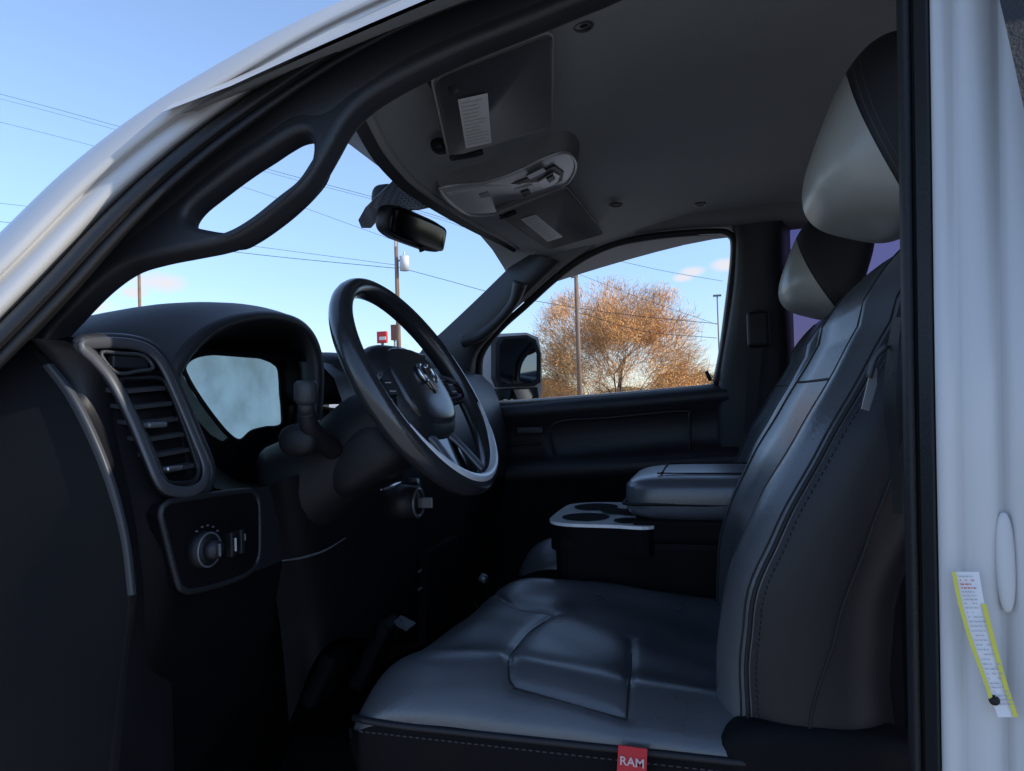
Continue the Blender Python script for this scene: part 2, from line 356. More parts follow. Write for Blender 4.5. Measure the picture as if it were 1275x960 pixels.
# ---- one smooth dark end panel between the door hinge side and the dash
mb=MB()
s1=[(52,455),(80,492),(108,545),(132,605),(150,670),(159,742)]
s2=[(66,452),(94,488),(121,540),(144,600),(161,668),(170,740)]
def ext(P,a,b): return [a]+P+[b]
RA=[SY(u,v,.60) for u,v in [(-300,420),(-300,520),(-300,600),(-300,690),(-300,800),(-300,900),(-300,1010),(-300,1200)]]
RB=[SY(u,v,.625) for u,v in [(-60,440),(-50,500),(-35,560),(-20,640),(-10,720),(-5,800),(0,900),(0,1150)]]
R1=[SY(u,v,.655) for u,v in ext(s1,(22,425),(150,830))]; R1.append(SY(110,1150,.655))
R1b=[SY((a[0]+b[0])/2,(a[1]+b[1])/2,.650) for a,b in zip(ext(s1,(22,425),(150,830)),ext(s2,(36,422),(160,830)))]+[SY(120,1150,.65)]
R2=[SY(u,v,.655) for u,v in ext(s2,(36,422),(160,830))]+[SY(130,1150,.655)]
R3=[SX(u,v,-.70) for u,v in [(80,424),(112,440),(142,485),(165,535),(186,590),(198,650),(206,735),(214,850),(220,1150)]]
RA.append(SY(-300,1300,.60)); RB.append(SY(0,1300,.625))
Rm=[(a+b)/2+V((0,-.012,0)) for a,b in zip(R2,R3)]
mb.loft([RA,RB,R1],"kick_plastic",nu=50,nv=12); mb.loft([R2,Rm,R3],"dark_plastic",nu=50,nv=12)
mb.loft([R1,R1b,R2],"kick_plastic",nu=50,nv=3)
mb.build("kick_panel",truck)
mb=MB()
mb.loft([[SY(u,v,.654) for u,v in s1],[SY((a[0]+b[0])/2,(a[1]+b[1])/2,.647) for a,b in zip(s1,s2)],[SY(u,v,.654) for u,v in s2]],"stripe_grey",nu=30,nv=7)
strip=mb.build("accent_strip",truck)
# ================= DASHBOARD =================
prof=[(-1.38,.13),(-1.2,.14),(-1.0,.125),(-.86,.105),(-.78,.095),(-.73,.08),(-.70,.05),(-.68,.0),(-.665,-.06),(-.655,-.12),(-.65,-.18),(-.655,-.24),(-.67,-.30),(-.70,-.36),(-.74,-.45),(-.84,-.60),(-.95,-.85)]
ysd=[.665,.68,.71,.74,.77,.80,.86,.93,1.0,1.07,1.14,1.21,1.3,1.4,1.5,1.6,1.7,1.8,1.9,2.0,2.1,2.2,2.27,2.30]
rows=[]
for (x,z) in prof:
    r=[]
    for y in ysd:
        e=0
        if y<.71: e=(.71-y)/.045
        if y>2.24: e=(y-2.24)/.06
        fx_=-.07*e**2 if x>-.8 else 0
        cen=-.02*math.exp(-((y-1.5)/.18)**2) if z<.05 else 0
        r.append(W(x+fx_+cen,y,z-.015*e**2))
    rows.append(r)
mb=MB()
mb.grid(rows,"dash_plastic",skip=lambda i,j: (5<=i<=8 and 5<=j<=10))
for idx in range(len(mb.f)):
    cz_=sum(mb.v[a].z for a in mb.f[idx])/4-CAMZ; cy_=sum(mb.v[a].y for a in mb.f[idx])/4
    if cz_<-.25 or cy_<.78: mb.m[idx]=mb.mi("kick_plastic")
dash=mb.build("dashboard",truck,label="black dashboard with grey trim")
# ---- vent
def fx(v): return -.705+.05*min(max((v-430)/170,0),1)
vo=[(104,431),(125,427),(160,428),(186,436),(203,455),(222,495),(243,545),(256,580),(253,602),(236,612),(212,610),(198,598),(184,566),(165,520),(142,475),(122,450)]
mb=MB()
XN=V((1,0,0))
mb.tube([SX(u,v,fx(v)+.016) for u,v in vo],.0070,"bezel_grey",n=90,closed=True,seg=12,flat=XN)
mb.tube([SX(180+(u-180)*1.07,520+(v-520)*1.05,fx(v)+.006) for u,v in vo],.0075,"dash_plastic",n=90,closed=True,seg=10)
mb.tube([SX(180+(u-180)*.88,520+(v-520)*.94,fx(v)+.012) for u,v in vo],.0030,"dark_plastic",n=90,closed=True,seg=8)
mb.poly([SX(u,v,fx(v)-.005) for u,v in vo],(-.02,0,0),"piano_black")
vi=[(146,476),(170,471),(198,471),(210,484),(228,528),(244,575),(246,590),(238,600),(212,601),(203,592),(186,552),(166,512)]
mb.tube([SX(u,v,fx(v)+.012) for u,v in vi],.0030,"dark_plastic",n=60,closed=True,seg=8)
for k in range(6):
    t=.09+k*.16; a=(146+(204-146)*t, 474+(600-474)*t); b=(204+(248-204)*t,470+(590-470)*t)
    A=SX(a[0],a[1],fx(a[1])+.010); B=SX(b[0],b[1],fx(b[1])+.010); D=V((-.030,0,.004))
    mb.add([A,B,B+D,A+D,A+V((0,0,-.005)),B+V((0,0,-.005)),B+D+V((0,0,-.005)),A+D+V((0,0,-.005))],[(0,1,2,3),(4,5,6,7),(0,1,5,4),(0,3,7,4),(1,2,6,5)],"dash_top",False)
mb.box(SX(193,529,fx(529)+.018),(.012,.030,.007),"satin_grey",bev=.003)
mb.box(SX(215,583,fx(583)+.018),(.010,.026,.006),"silver",bev=.003)
mb.box(SX(160,452,-.70+.012),(.01,.055,.016),"dark_plastic",bev=.003)
mb.tube([SX(u,v,fx(v)+.018) for u,v in [(126,440),(150,440),(178,443),(190,458),(172,462),(145,464)]],.0024,"dash_top",n=40,closed=True,seg=8)
mb.build("air_vent",dash,label="vertical air vent with grey rounded surround")
# ---- headlamp switch panel
mb=MB()
po=[(200,640),(206,628),(225,622),(300,612),(316,614),(322,630),(322,690),(312,710),(290,722),(245,735),(228,734),(220,722),(204,660)]
mb.poly([SX(u,v,-.640) for u,v in po],(-.02,0,0),"kick_plastic")
mb.tube([SX(u,v,-.642) for u,v in po],.0045,"dash_plastic",n=80,closed=True,seg=8)
c=SX(251,684,-.635)
mb.cyl(c+V((-.005,0,0)),c+V((.012,0,0)),.024,.022,"dark_plastic",28)
mb.tube([c+V((.012,math.cos(a)*.021,math.sin(a)*.021)) for a in [k*math.pi/8 for k in range(16)]],.0014,"satin_grey",n=40,closed=True,seg=8)
mb.cyl(c+V((.010,0,0)),c+V((.026,0,0)),.013,.011,"dash_plastic",24)
mb.box(c+V((.027,0,0)),(.004,.003,.016),"satin_grey",bev=.001)
for a in (60,80,100,120,140):
    q=c+V((.006,-math.cos(math.radians(a))*.030,math.sin(math.radians(a))*.030)); mb.box(q,(.002,.0035,.0022),"satin_grey",bev=.0005)
c2=SX(293,676,-.635)
for dy in (-.010,.010): mb.box(c2+V((0,dy,0)),(.012,.010,.034),"dark_plastic",bev=.003)
mb.box(c2+V((.008,-.010,0)),(.003,.002,.018),"headlight_icon",bev=.001)
mb.box(c2+V((.008,.010,.006)),(.003,.002,.010),"satin_grey",bev=.001)
mb.build("headlamp_switch",dash,label="round headlamp switch in gloss black panel")
# ---- binnacle hood
lo_=[(203,478),(212,452),(232,424),(262,402),(300,390),(342,388),(376,399),(396,424),(403,462),(400,525)]
li=[(222,482),(228,462),(244,438),(270,416),(304,403),(340,401),(368,411),(384,434),(390,466),(388,520)]
Lo=cr([SX(u,v,-.705) for u,v in lo_],50); Li=cr([SX(u,v,-.70) for u,v in li],50); Lm=[a.lerp(b,.5)+V((.012,0,0)) for a,b in zip(Lo,Li)]
Lin=[SX(u,v,-.82) for u,v in [(222,500),(222,470),(232,446),(258,430),(300,426),(340,430),(362,444),(368,470),(366,500),(362,535)]]
mid=cr([W(-.80,y,z) for y,z in [(.735,.04),(.745,.085),(.79,.125),(.88,.158),(1.0,.176),(1.10,.178),(1.19,.165),(1.25,.125),(1.27,.08),(1.27,.0)]],50)
bk=cr([W(-1.0,y,z) for y,z in [(.70,.05),(.72,.09),(.78,.115),(.88,.14),(1.0,.155),(1.10,.155),(1.2,.145),(1.28,.12),(1.32,.08),(1.32,.0)]],50)
bk2=cr([W(-1.22,y,z) for y,z in [(.70,.05),(.72,.09),(.78,.10),(.88,.12),(1.0,.125),(1.10,.125),(1.2,.12),(1.28,.11),(1.32,.08),(1.32,.0)]],50)
mb=MB(); cols=[cr([a,b,c_,d],20) for a,b,c_,d in zip(bk2,bk,mid,Lo)]
mb.grid([[cols[i][k] for i in range(50)] for k in range(20)],"dash_top")
mb.grid([Lo,Lm,Li,cr(Lin,50)],"dash_plastic")
mb.build("instrument_hood",dash)
mb=MB()
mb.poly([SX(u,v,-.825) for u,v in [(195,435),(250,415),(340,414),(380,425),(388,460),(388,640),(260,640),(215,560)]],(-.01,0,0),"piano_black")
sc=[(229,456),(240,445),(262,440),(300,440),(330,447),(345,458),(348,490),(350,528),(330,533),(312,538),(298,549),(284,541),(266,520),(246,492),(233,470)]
mb.poly([SX(u,v,-.805) for u,v in sc],(-.006,0,0),"cluster_sky_painted")
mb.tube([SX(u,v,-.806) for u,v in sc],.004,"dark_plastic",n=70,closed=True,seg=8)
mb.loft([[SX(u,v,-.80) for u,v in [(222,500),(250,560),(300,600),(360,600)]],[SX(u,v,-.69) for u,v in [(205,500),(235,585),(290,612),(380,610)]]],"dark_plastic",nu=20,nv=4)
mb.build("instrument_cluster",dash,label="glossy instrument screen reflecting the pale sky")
mb=MB()
mb.sup(W(-.83,1.37,.055),(.12,.13,.055),"dash_top",.5,.5)
mb.box(W(-.70,1.49,.03),(.03,.25,.17),"piano_black",bev=.008)
mb.tube([W(-.685,1.49+a*.125,.03+b*.085) for a,b in [(-1,-1),(-1,1),(1,1),(1,-1)]],.004,"satin_grey",seg=8,closed=True)
mb.box(W(-.665,1.49,-.18),(.05,.26,.22),"dark_plastic",bev=.02)
for k in range(5): mb.box(W(-.638,1.40+k*.045,-.12),(.01,.03,.014),"dark_plastic",bev=.003)
for yy in (1.41,1.57): mb.cyl(W(-.645,yy,-.18),W(-.62,yy,-.18),.018,.016,"satin_grey")
mb.build("centre_stack",dash)
mb=MB()
mb.loft([[SX(u,v,-.67) for u,v in [(322,610),(335,690),(350,790),(360,900)]],[SX(u,v,-.61) for u,v in [(390,590),(405,670),(415,740),(410,800)]],[SX(u,v,-.62) for u,v in [(520,600),(525,670),(510,740),(490,800)]],[SX(u,v,-.67) for u,v in [(600,580),(610,650),(600,740),(590,800)]]],"kick_plastic",nu=24,nv=16)
mb.tube([SX(u,v,-.598) for u,v in [(352,698),(378,694),(405,685),(430,670)]],[.0008,.0018,.0018,.0008],"satin_grey",n=24,seg=8)
mb.build("knee_panel",dash)
mb=MB()
for dy in (0,22): mb.tube([SY(u,v+dy,1.40) for u,v in [(473,745),(500,727),(525,709)]],.003,"bezel_grey",n=12,seg=8)
mb.poly([SY(u,v,1.41) for u,v in [(470,690),(530,690),(530,800),(470,830)]],(0,.2,0),"kick_plastic")
mb.build("lower_tray",dash)
# ================= STEERING =================
tilt=math.radians(30)
wn=V((math.cos(tilt),0,math.sin(tilt))); wu=V((-math.sin(tilt),0,math.cos(tilt))); wr=V((0,1,0))
wc=SY(523,479,1.03)
def wp(a,b,c=0): return wc+wr*a+wu*b+wn*c
RR=.180
mb=MB(); rows=[]
for i in range(97):
    th=2*math.pi*i/96; row=[]
    g=math.exp(-((abs(math.cos(th))-.94)/.12)**2)
    ra,rb=.0150+.0018*g,.0182
    for q in range(14):
        ph=2*math.pi*q/14
        rad=RR+math.cos(ph)*ra; row.append(wp(math.cos(th)*rad,math.sin(th)*rad,math.sin(ph)*rb))
    rows.append(row)
mb.grid(rows,"rim_leather",wrap=True)
wheel=mb.build("steering_wheel",truck,label="black leather steering wheel with silver inlays")
mb=MB()
mb.tube([wp(math.cos(t)*(RR-.004),math.sin(t)*(RR-.004),.0155) for t in [math.radians(205+k*7) for k in range(21)]],[.003,.006,.0075,.0075,.0075,.006,.003],"inlay_silver",n=50,seg=10)
mb.build("silver_inlay",wheel)
mb=MB()
RW=rotfrom(wr,wu,wn)
def dome(p): return V((p.x*(1-.18*max(0,-p.y/.07)),p.y,p.z))
mb.sup(wp(0,-.006,-.030),(.108,.090,.042),"dash_plastic",.75,.6,rot=RW,deform=dome)
mb.sup(wp(0,-.004,-.004),(.086,.071,.020),"rim_leather",.7,.7,rot=RW)
mb.tube([wp(math.cos(a)*.080,-.004+math.sin(a)*.062,.004) for a in [math.radians(200+k*14) for k in range(11)]],.002,"satin_grey",n=40,seg=8)
mb.build("airbag_cover",wheel)
for sgn in (-1,1):
    mb=MB()
    mb.tube([wp(sgn*.07,-.005,-.026),wp(sgn*.12,-.008,-.014),wp(sgn*.175,-.012,-.002)],[.036,.027,.020],"piano_black",n=14,seg=12,flat=wn)
    mb.tube([wp(sgn*.092,.024,-.008),wp(sgn*.12,.016,.0),wp(sgn*.15,.004,.006)],.0035,"satin_grey",n=14,seg=8)
    mb.box(wp(sgn*.122,-.008,-.002),(.034,.026,.012),"dark_plastic",rot=RW,bev=.004)
    for k in (-1,1): mb.box(wp(sgn*.122,-.008+k*.007,.0045),(.018,.002,.002),"headlight_icon",rot=RW,bev=.0008)
    mb.build("spoke",wheel)
mb=MB()
for sgn in (-1,1):
    mb.tube([wp(sgn*.035,-.07,-.018),wp(sgn*.042,-.11,-.006),wp(sgn*.055,-.172,.004)],[.014,.010,.012],"satin_grey",n=14,seg=12,flat=wn)
mb.poly([wp(a,b,-.012) for a,b in [(-.04,-.06),(.04,-.06),(.05,-.170),(0,-.178),(-.05,-.170)]],wn*-.008,"piano_black")
mb.build("spoke",wheel,label="lower silver spoke")
mb=MB()
sh=[(-.020,.020),(0,.023),(.020,.020),(.019,.0),(.011,-.016),(0,-.024),(-.011,-.016),(-.019,.0)]
zc=.0165
mb.poly([wp(a,b+.002,zc-.001) for a,b in [(x*1.05,y*1.15) for x,y in sh]],wn*.002,"piano_black")
mb.poly([wp(a*1.3,b*1.3+.002,zc+.002) for a,b in [(-.006,.010),(.006,.010),(.0075,.002),(.004,-.012),(.002,-.019),(-.002,-.019),(-.004,-.012),(-.0075,.002)]],wn*.003,"chrome")
for s_ in (-1,1):
    mb.tube([wp(s_*a*1.3,b*1.3+.002,zc+.003) for a,b in [(.003,.012),(.010,.017),(.018,.013),(.020,.003),(.016,-.005),(.010,-.004),(.011,.003),(.015,.004)]],[.003,.0038,.004,.0038,.0032,.0026,.002,.001],"chrome",n=30,seg=8)
mb.build("emblem",wheel,label="silver ram head emblem")
mb=MB()
mb.tube([wp(0,-.01,-.05),wp(0,-.015,-.11),wp(0,-.03,-.19),wp(0,-.03,-.28)],[.055,.062,.070,.085],"dark_plastic",n=20,seg=20)
mb.sup(wp(0,-.05,-.13),(.065,.05,.075),"dark_plastic",.6,.6,rot=RW)
col=mb.build("steering_column",truck)
mb=MB()
A=SY(415,560,.965); B=SY(388,535,.90)
mb.tube([A,B,SY(381,512,.88)],[.016,.014,.0125],"dark_plastic",n=20,seg=12)
mb.tube([SY(381,515,.88),SY(381,500,.877)],[.011,.012],"trim_plastic",seg=14)
mb.tube([SY(381,502,.877),SY(381,497,.876),SY(381,478,.875),SY(381,474,.875)],[.013,.0165,.0165,.012],"dash_top",seg=18)
mb.sup(SY(372,548,.90),(.030,.02,.024),"dark_plastic",.9,.9)
mb.build("turn_signal_stalk",col)
mb=MB()
c=SX(521,626,-.50)
mb.cyl(c+V((-.05,0,0)),c+V((.0,0,0)),.034,.028,"dark_plastic",24)
mb.tube([c+V((.0,math.cos(a)*.023,math.sin(a)*.023)) for a in [k*math.pi/8 for k in range(16)]],.003,"satin_grey",n=40,closed=True,seg=8)
mb.box(c+V((.012,0,0)),(.03,.004,.018),"satin_grey",bev=.002)
mb.tube([SX(u,v,-.50) for u,v in [(474,610),(486,606),(500,600)]],[.001,.005,.001],"silver",n=10,seg=8)
mb.build("ignition_switch",col)
mb=MB()
mb.box(SY(410,838,1.10),(.03,.09,.10),"kick_plastic",rot=Matrix.Rotation(.5,3,'Y'),bev=.01)
mb.tube([SY(410,830,1.10),SY(372,760,1.10)],.010,"kick_plastic",seg=8)
mb.build("brake_pedal",truck)
mb=MB()
mb.box(SY(503,776,1.24),(.035,.04,.006),"stripe_grey",rot=Matrix.Rotation(.4,3,'Y'),bev=.002)
mb.tube([SY(503,776,1.24),SY(468,806,1.22)],.008,"kick_plastic",seg=8)
mb.box(SY(468,812,1.22),(.03,.07,.14),"kick_plastic",rot=Matrix.Rotation(.5,3,'Y'),bev=.01)
mb.build("accelerator_pedal",truck)
# ================= SEATS =================
def sgnp(w,e): return math.copysign(abs(w)**e,w)
def seat(yc,driver):
    hw=.275; dx=0 if driver else .03
    lab="black leather driver seat with stitched seams" if driver else "black leather passenger seat"
    mb=MB()
    mb.box(W(-.16+dx,yc,-.62),(.42,.44,.22),"kick_plastic",bev=.03)
    mb.sup(W(.10+dx,yc-.25,-.46),(.12,.035,.10),"kick_plastic",.5,.6)
    mb.sup(W(.10+dx,yc+.25,-.46),(.12,.035,.10),"kick_plastic",.5,.6)
    seat_=mb.build("seat",truck,label=lab)
    X0,X1=-.475,.10
    def x0y(y): return X0+.042*max(0,min(1,(y-yc+hw)/(2*hw)))**1.2
    def par(x,y=None):
        a=X0 if y is None else x0y(y)
        t=max(0,(x-a)/(X1-a))
        f=min(1,max(0,t/.20)); k=math.sqrt(max(0,1-(1-f)**2.4))
        zt=-.350+.014*math.exp(-((t-.35)/.25)**2)-.03*t
        return k,zt,t
    def top0(x,y):
        k,zt,t=par(x,y); q=(y-yc)/hw; bol=.018*math.exp(-((abs(q)-.76)/.20)**2)-.006*math.exp(-(q/.6)**4)
        edge=max(0,1-abs(q)**5)**.5
        zb=-.40
        return zb+(zt+bol-zb)*edge*(.30+.70*k)-(1-k)*.05
    seams=[]
    def proj(pts,n=30):
        out=[]
        for (u,v) in pts:
            z=-.355; p=SZ(u,v,z)
            for _ in range(25): z=z*.7+.3*top0(p.x,p.y); p=SZ(u,v,z)
            out.append(p)
        return cr(out,n)
    if driver:
        seams=[proj([(590,745),(630,748),(690,764)]),proj([(690,764),(660,783),(640,806),(633,832),(640,852)]),proj([(640,852),(690,866),(780,891)]),proj([(786,795),(784,840),(780,891)])]
    segs=[(a.x,a.y,b.x,b.y) for s in seams for a,b in zip(s,s[1:])]
    def groove(x,y):
        best=1
        for (ax,ay,bx,by) in segs:
            if abs(x-ax)>.05 or abs(y-ay)>.05: continue
            vx,vy=bx-ax,by-ay; t=max(0,min(1,((x-ax)*vx+(y-ay)*vy)/(vx*vx+vy*vy+1e-9)))
            d=math.hypot(x-ax-vx*t,y-ay-vy*t); best=min(best,d)
        return -.0042*math.exp(-(best/.0048)**1.4)-.0012*math.exp(-(best/.018)**2)
    def top(x,y): return top0(x,y)+groove(x,y)
    mb=MB(); NX,N=(170,160) if driver else (40,40)
    rows=[]
    for i in range(NX):
        t=(i/(NX-1))**1.5; k,zt,_=par(X0+(X1-X0)*t); w=hw*(.93+.07*k)
        row=[]
        for j in range(N+1):
            q=-1+2*j/N; q=math.sin(q*math.pi/2)*.35+q*.65; q=max(-1,min(1,q))
            y=yc+q*w; x=x0y(y)+(X1-x0y(y))*t; xx=x-.010*(1-q*q)*max(0,1-t*3)
            wr_=.0012*math.sin(xx*38+y*21)*math.sin(y*33-xx*9)*k
            row.append(W(xx,y,top0(x,yc+q*hw)+groove(xx,y)+wr_))
        xa_=row[0].x; xb_=row[-1].x
        row=[W(xa_+.03*(1-k),yc-w*.97,-.56),W(xa_+.01*(1-k),yc-w*1.0,-.46),W(xa_,yc-w*1.005,-.42)]+row+[W(xb_,yc+w*1.005,-.42),W(xb_,yc+w,-.46),W(xb_,yc+w*.97,-.56)]
        rows.append(row)
    mb.grid(rows,"leather")
    n_=N+7
    for idx in range(len(mb.f)):
        j=mb.f[idx][0]%n_
        if j<3 or j>=N+3: mb.m[idx]=mb.mi("kick_plastic")
    fr=rows[0]; mb.grid([fr,[p+V((.03,0,-.12)) for p in fr]],"kick_plastic")
    if driver:
        for s in seams:
            mb.tube([V((a.x,a.y,top(a.x,a.y)+CAMZ+.0004)) for a in s],.0014,"seam",seg=6)
        mb.tube([W(x,yc-hw*1.004*(.93+.07*par(x)[0]),-.404) for x in [X0+.012+i*.02 for i in range(28)]],.0045,"leather_dark",seg=8)
        for i in range(64):
            x=X0+.03+i*.0085; mb.box(W(x,yc-hw*1.018,-.414),(.005,.0014,.0014),"stitch",bev=0)
    mb.build("seat_cushion",seat_)
    # backrest
    mb=MB(); rows=[]
    Z0,Z1=-.42,.20
    tab=[(-.42,.0),(-.32,-.004),(-.22,.006),(-.12,.05),(0,.118),(.1,.175),(.2,.235)]
    def xf(z):
        return sum(interp(tab,z+o) for o in (-.03,-.015,0,.015,.03))/5+dx
    NR=72
    def ring(s):
        z=Z0+(Z1-Z0)*s
        k=1.0
        if s>.84: k=math.sqrt(max(0,1-((s-.84)/.16)**2))
        w=hw*(1.0-.03*math.cos(s*6)) * (1-.24*max(0,(s-.60)/.40)**1.7)
        w*= (.75+.25*k); th=.095*(.25+.75*k)
        row=[]
        for j in range(NR):
            a=2*math.pi*j/NR; cy=sgnp(math.cos(a),.62); cx=sgnp(math.sin(a),.62)
            x=-cx*th
            if cx>0: x-=.036*math.exp(-((abs(cy)-.78)/.20)**2)*(1-.55*s)*k; x+=.012*(1-cy*cy)
            x+=.0012*math.sin(s*31+j*.35)*math.sin(s*13-j*.2)
            row.append(W(xf(z)+.10+x,yc+cy*w,z+(.02*cx if s>.8 else 0)))
        return row
    for i in range(60): rows.append(ring(i/59))
    mb.grid(rows,"leather",wrap=True,caps=True)
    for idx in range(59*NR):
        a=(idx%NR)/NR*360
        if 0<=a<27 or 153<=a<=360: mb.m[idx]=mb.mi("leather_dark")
    def ringpt(s,ang,e=.0006):
        r=ring(s); t=ang/360*NR; a=int(t)%NR; w=t-int(t); p=r[a].lerp(r[(a+1)%NR],w); cc=W(xf(Z0+(Z1-Z0)*s)+.1,yc,Z0+(Z1-Z0)*s); return p+(p-cc).normalized()*e
    S_=[.03+i*.0225 for i in range(41)]
    for an in (153,27): mb.tube([ringpt(s,an) for s in S_],.0028,"seam",seg=6)
    if driver:
        q=cr([ringpt(s,158,.001) for s in S_],170)
        for a,b in list(zip(q,q[1:]))[::2]: mb.tube([a,b],.0012,"stitch",seg=5)
    mb.tube([ringpt(s,149,.0005) for s in S_],.0012,"seam",seg=6)
    for an in (122,58): mb.tube([ringpt(s,an,.0003) for s in S_],.0020,"seam",seg=6)
    mb.tube([ringpt(.70,122-i*3.2,.0003) for i in range(21)],.0020,"seam",seg=6)
    mb.tube([ringpt(.05+i*.02,178+6*math.sin(i*.1)) for i in range(36)],.0018,"seam",seg=6)
    mb.build("backrest",seat_)
    # headrest
    mb=MB()
    hc=W(.243,yc,.340) if driver else W(.272,yc,.303)
    rt_=Matrix.Rotation(math.radians(18),3,'Y')
    def df(p):
        x=p.x
        if x<0: x*=1+.08*(1-(p.y/.14)**2)-.08*(p.z/.11)
        return V((x,p.y*(1-.05*(p.z/.11)),p.z))
    mb.sup(hc,(.086,.145,.124),"headrest_driver" if driver else "headrest_passenger",.60,.60,rot=rt_,nu=72,nv=48,deform=df)
    mb.build("headrest",seat_,label="light grey leather headrest with stitched black back",origin=hc)
seat(1.095,True); seat(1.90,False)
# seat tag with lettering
mb=MB()
ty=.80
mb.poly([SY(u,v,ty) for u,v in [(770,928),(806,933),(804,985),(767,980)]],(0,.002,0),"red_tag")
tag=mb.build("seat_tag",truck,label="red fabric tag with lettering on seat edge")
def text(body,origin,xa,ya,size,m,parent,name):
    cu=bpy.data.curves.new(name,'FONT'); cu.body=body; cu.size=size; cu.align_x='CENTER'; cu.align_y='CENTER'; cu.extrude=.0003; cu.offset=size*.02
    o=bpy.data.objects.new(name,cu); scene.collection.objects.link(o)
    za=xa.cross(ya).normalized(); mw=Matrix.Identity(4)
    for i in range(3): mw[i][0]=xa[i]; mw[i][1]=ya[i]; mw[i][2]=za[i]; mw[i][3]=origin[i]
    dg=bpy.context.evaluated_depsgraph_get(); dg.update(); me=bpy.data.meshes.new_from_object(o.evaluated_get(dg)); bpy.data.objects.remove(o)
    me.transform(mw); me.materials.clear(); me.materials.append(MATS[m])
    o=bpy.data.objects.new(name,me); scene.collection.objects.link(o); WL[o.name]=V((0,0,0)); o.parent=parent; o.location=-WL[parent.name]
    return o
a_=SY(771,947,ty-.001); b_=SY(803,952,ty-.001); xa=(b_-a_).normalized(); ya=V((0,-1,0)).cross(xa).normalized()
if ya.z<0: ya=-ya
text("RAM",(a_+b_)/2,xa,ya,.0135,"tag_text",tag,"tag_lettering")
# seat belt
mb=MB()
bp=[SY(1112,395,.72),SY(1104,440,.74),SY(1100,500,.76),SY(1106,560,.78),SY(1112,640,.79)]
bp2=[SY(1122,395,.70),SY(1118,440,.71),SY(1116,500,.73),SY(1120,560,.76),SY(1124,640,.78)]
mb.loft([bp,bp2],"black_rubber",nu=20)
mb.poly([SY(u,v,.735) for u,v in [(1084,462),(1092,458),(1092,480),(1082,512),(1073,509),(1078,488)]],(0,.004,0),"satin_grey")
mb.tube([SY(u,v,.733) for u,v in [(1082,470),(1090,445),(1104,430)]],.003,"stripe_grey",n=10,seg=8)
mb.build("seat_belt",truck)
# ================= CONSOLE =================
mb=MB()
mb.box(W(-.005,YC,-.432),(.62,.28,.35),"kick_plastic",bev=.03)
cons=mb.build("centre_console",truck)
ztr=-.243
tr=crc([V((x,y,0)) for x,y in [(-.333,1.44),(-.326,1.385),(-.288,1.352),(-.20,1.345),(-.12,1.345),(-.12,1.49),(-.12,1.635),(-.20,1.635),(-.288,1.628),(-.326,1.595),(-.333,1.54)]],66)
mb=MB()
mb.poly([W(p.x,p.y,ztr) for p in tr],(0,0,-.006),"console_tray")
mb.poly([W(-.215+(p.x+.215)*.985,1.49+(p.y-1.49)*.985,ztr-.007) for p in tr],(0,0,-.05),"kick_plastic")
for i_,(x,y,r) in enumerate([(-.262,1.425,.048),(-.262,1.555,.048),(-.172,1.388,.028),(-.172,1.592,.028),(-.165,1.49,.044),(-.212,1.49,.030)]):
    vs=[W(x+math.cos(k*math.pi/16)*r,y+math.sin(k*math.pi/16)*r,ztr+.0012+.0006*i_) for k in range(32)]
    mb.add(vs,[list(range(32))],"well_shade",False)  # flat near-black discs paint the shade inside the wells
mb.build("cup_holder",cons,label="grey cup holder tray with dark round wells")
mb=MB()
mb.sup(W(.020,YC,-.196),(.198,.154,.046),"armrest_leather",.48,.35,nu=48)
mb.tube([W(.020+a*.196,YC+b*.152,-.203) for a,b in [(-.9,-1),(-1,-.9),(-1,.9),(-.9,1),(.9,1),(1,.9),(1,-.9),(.9,-1)]],.003,"seam",seg=6,closed=True)
mb.tube([W(.025+a*.13,YC+b*.10,-.1505) for a,b in [(-.9,-1),(-1,-.8),(-1,.8),(-.9,1),(.9,1),(1,.8),(1,-.8),(.9,-1)]],.0016,"seam",n=40,seg=6,closed=True)
mb.box(W(.030,YC,-.255),(.38,.285,.05),"kick_plastic",bev=.012)
mb.sup(W(-.165,YC,-.188),(.02,.03,.012),"dark_plastic",.6,.6)
mb.build("armrest",cons,label="padded black leather console armrest")
mb=MB()
mb.box(SY(808,738,1.38),(.07,.02,.05),"dark_plastic",rot=Matrix.Rotation(.5,3,'Y'),bev=.01)
mb.build("seat_belt_buckle",truck)
mb=MB(); mb.tube([SY(598,718,1.42),SY(606,722,1.42)],.009,"satin_grey",seg=10); mb.build("power_outlet",cons)
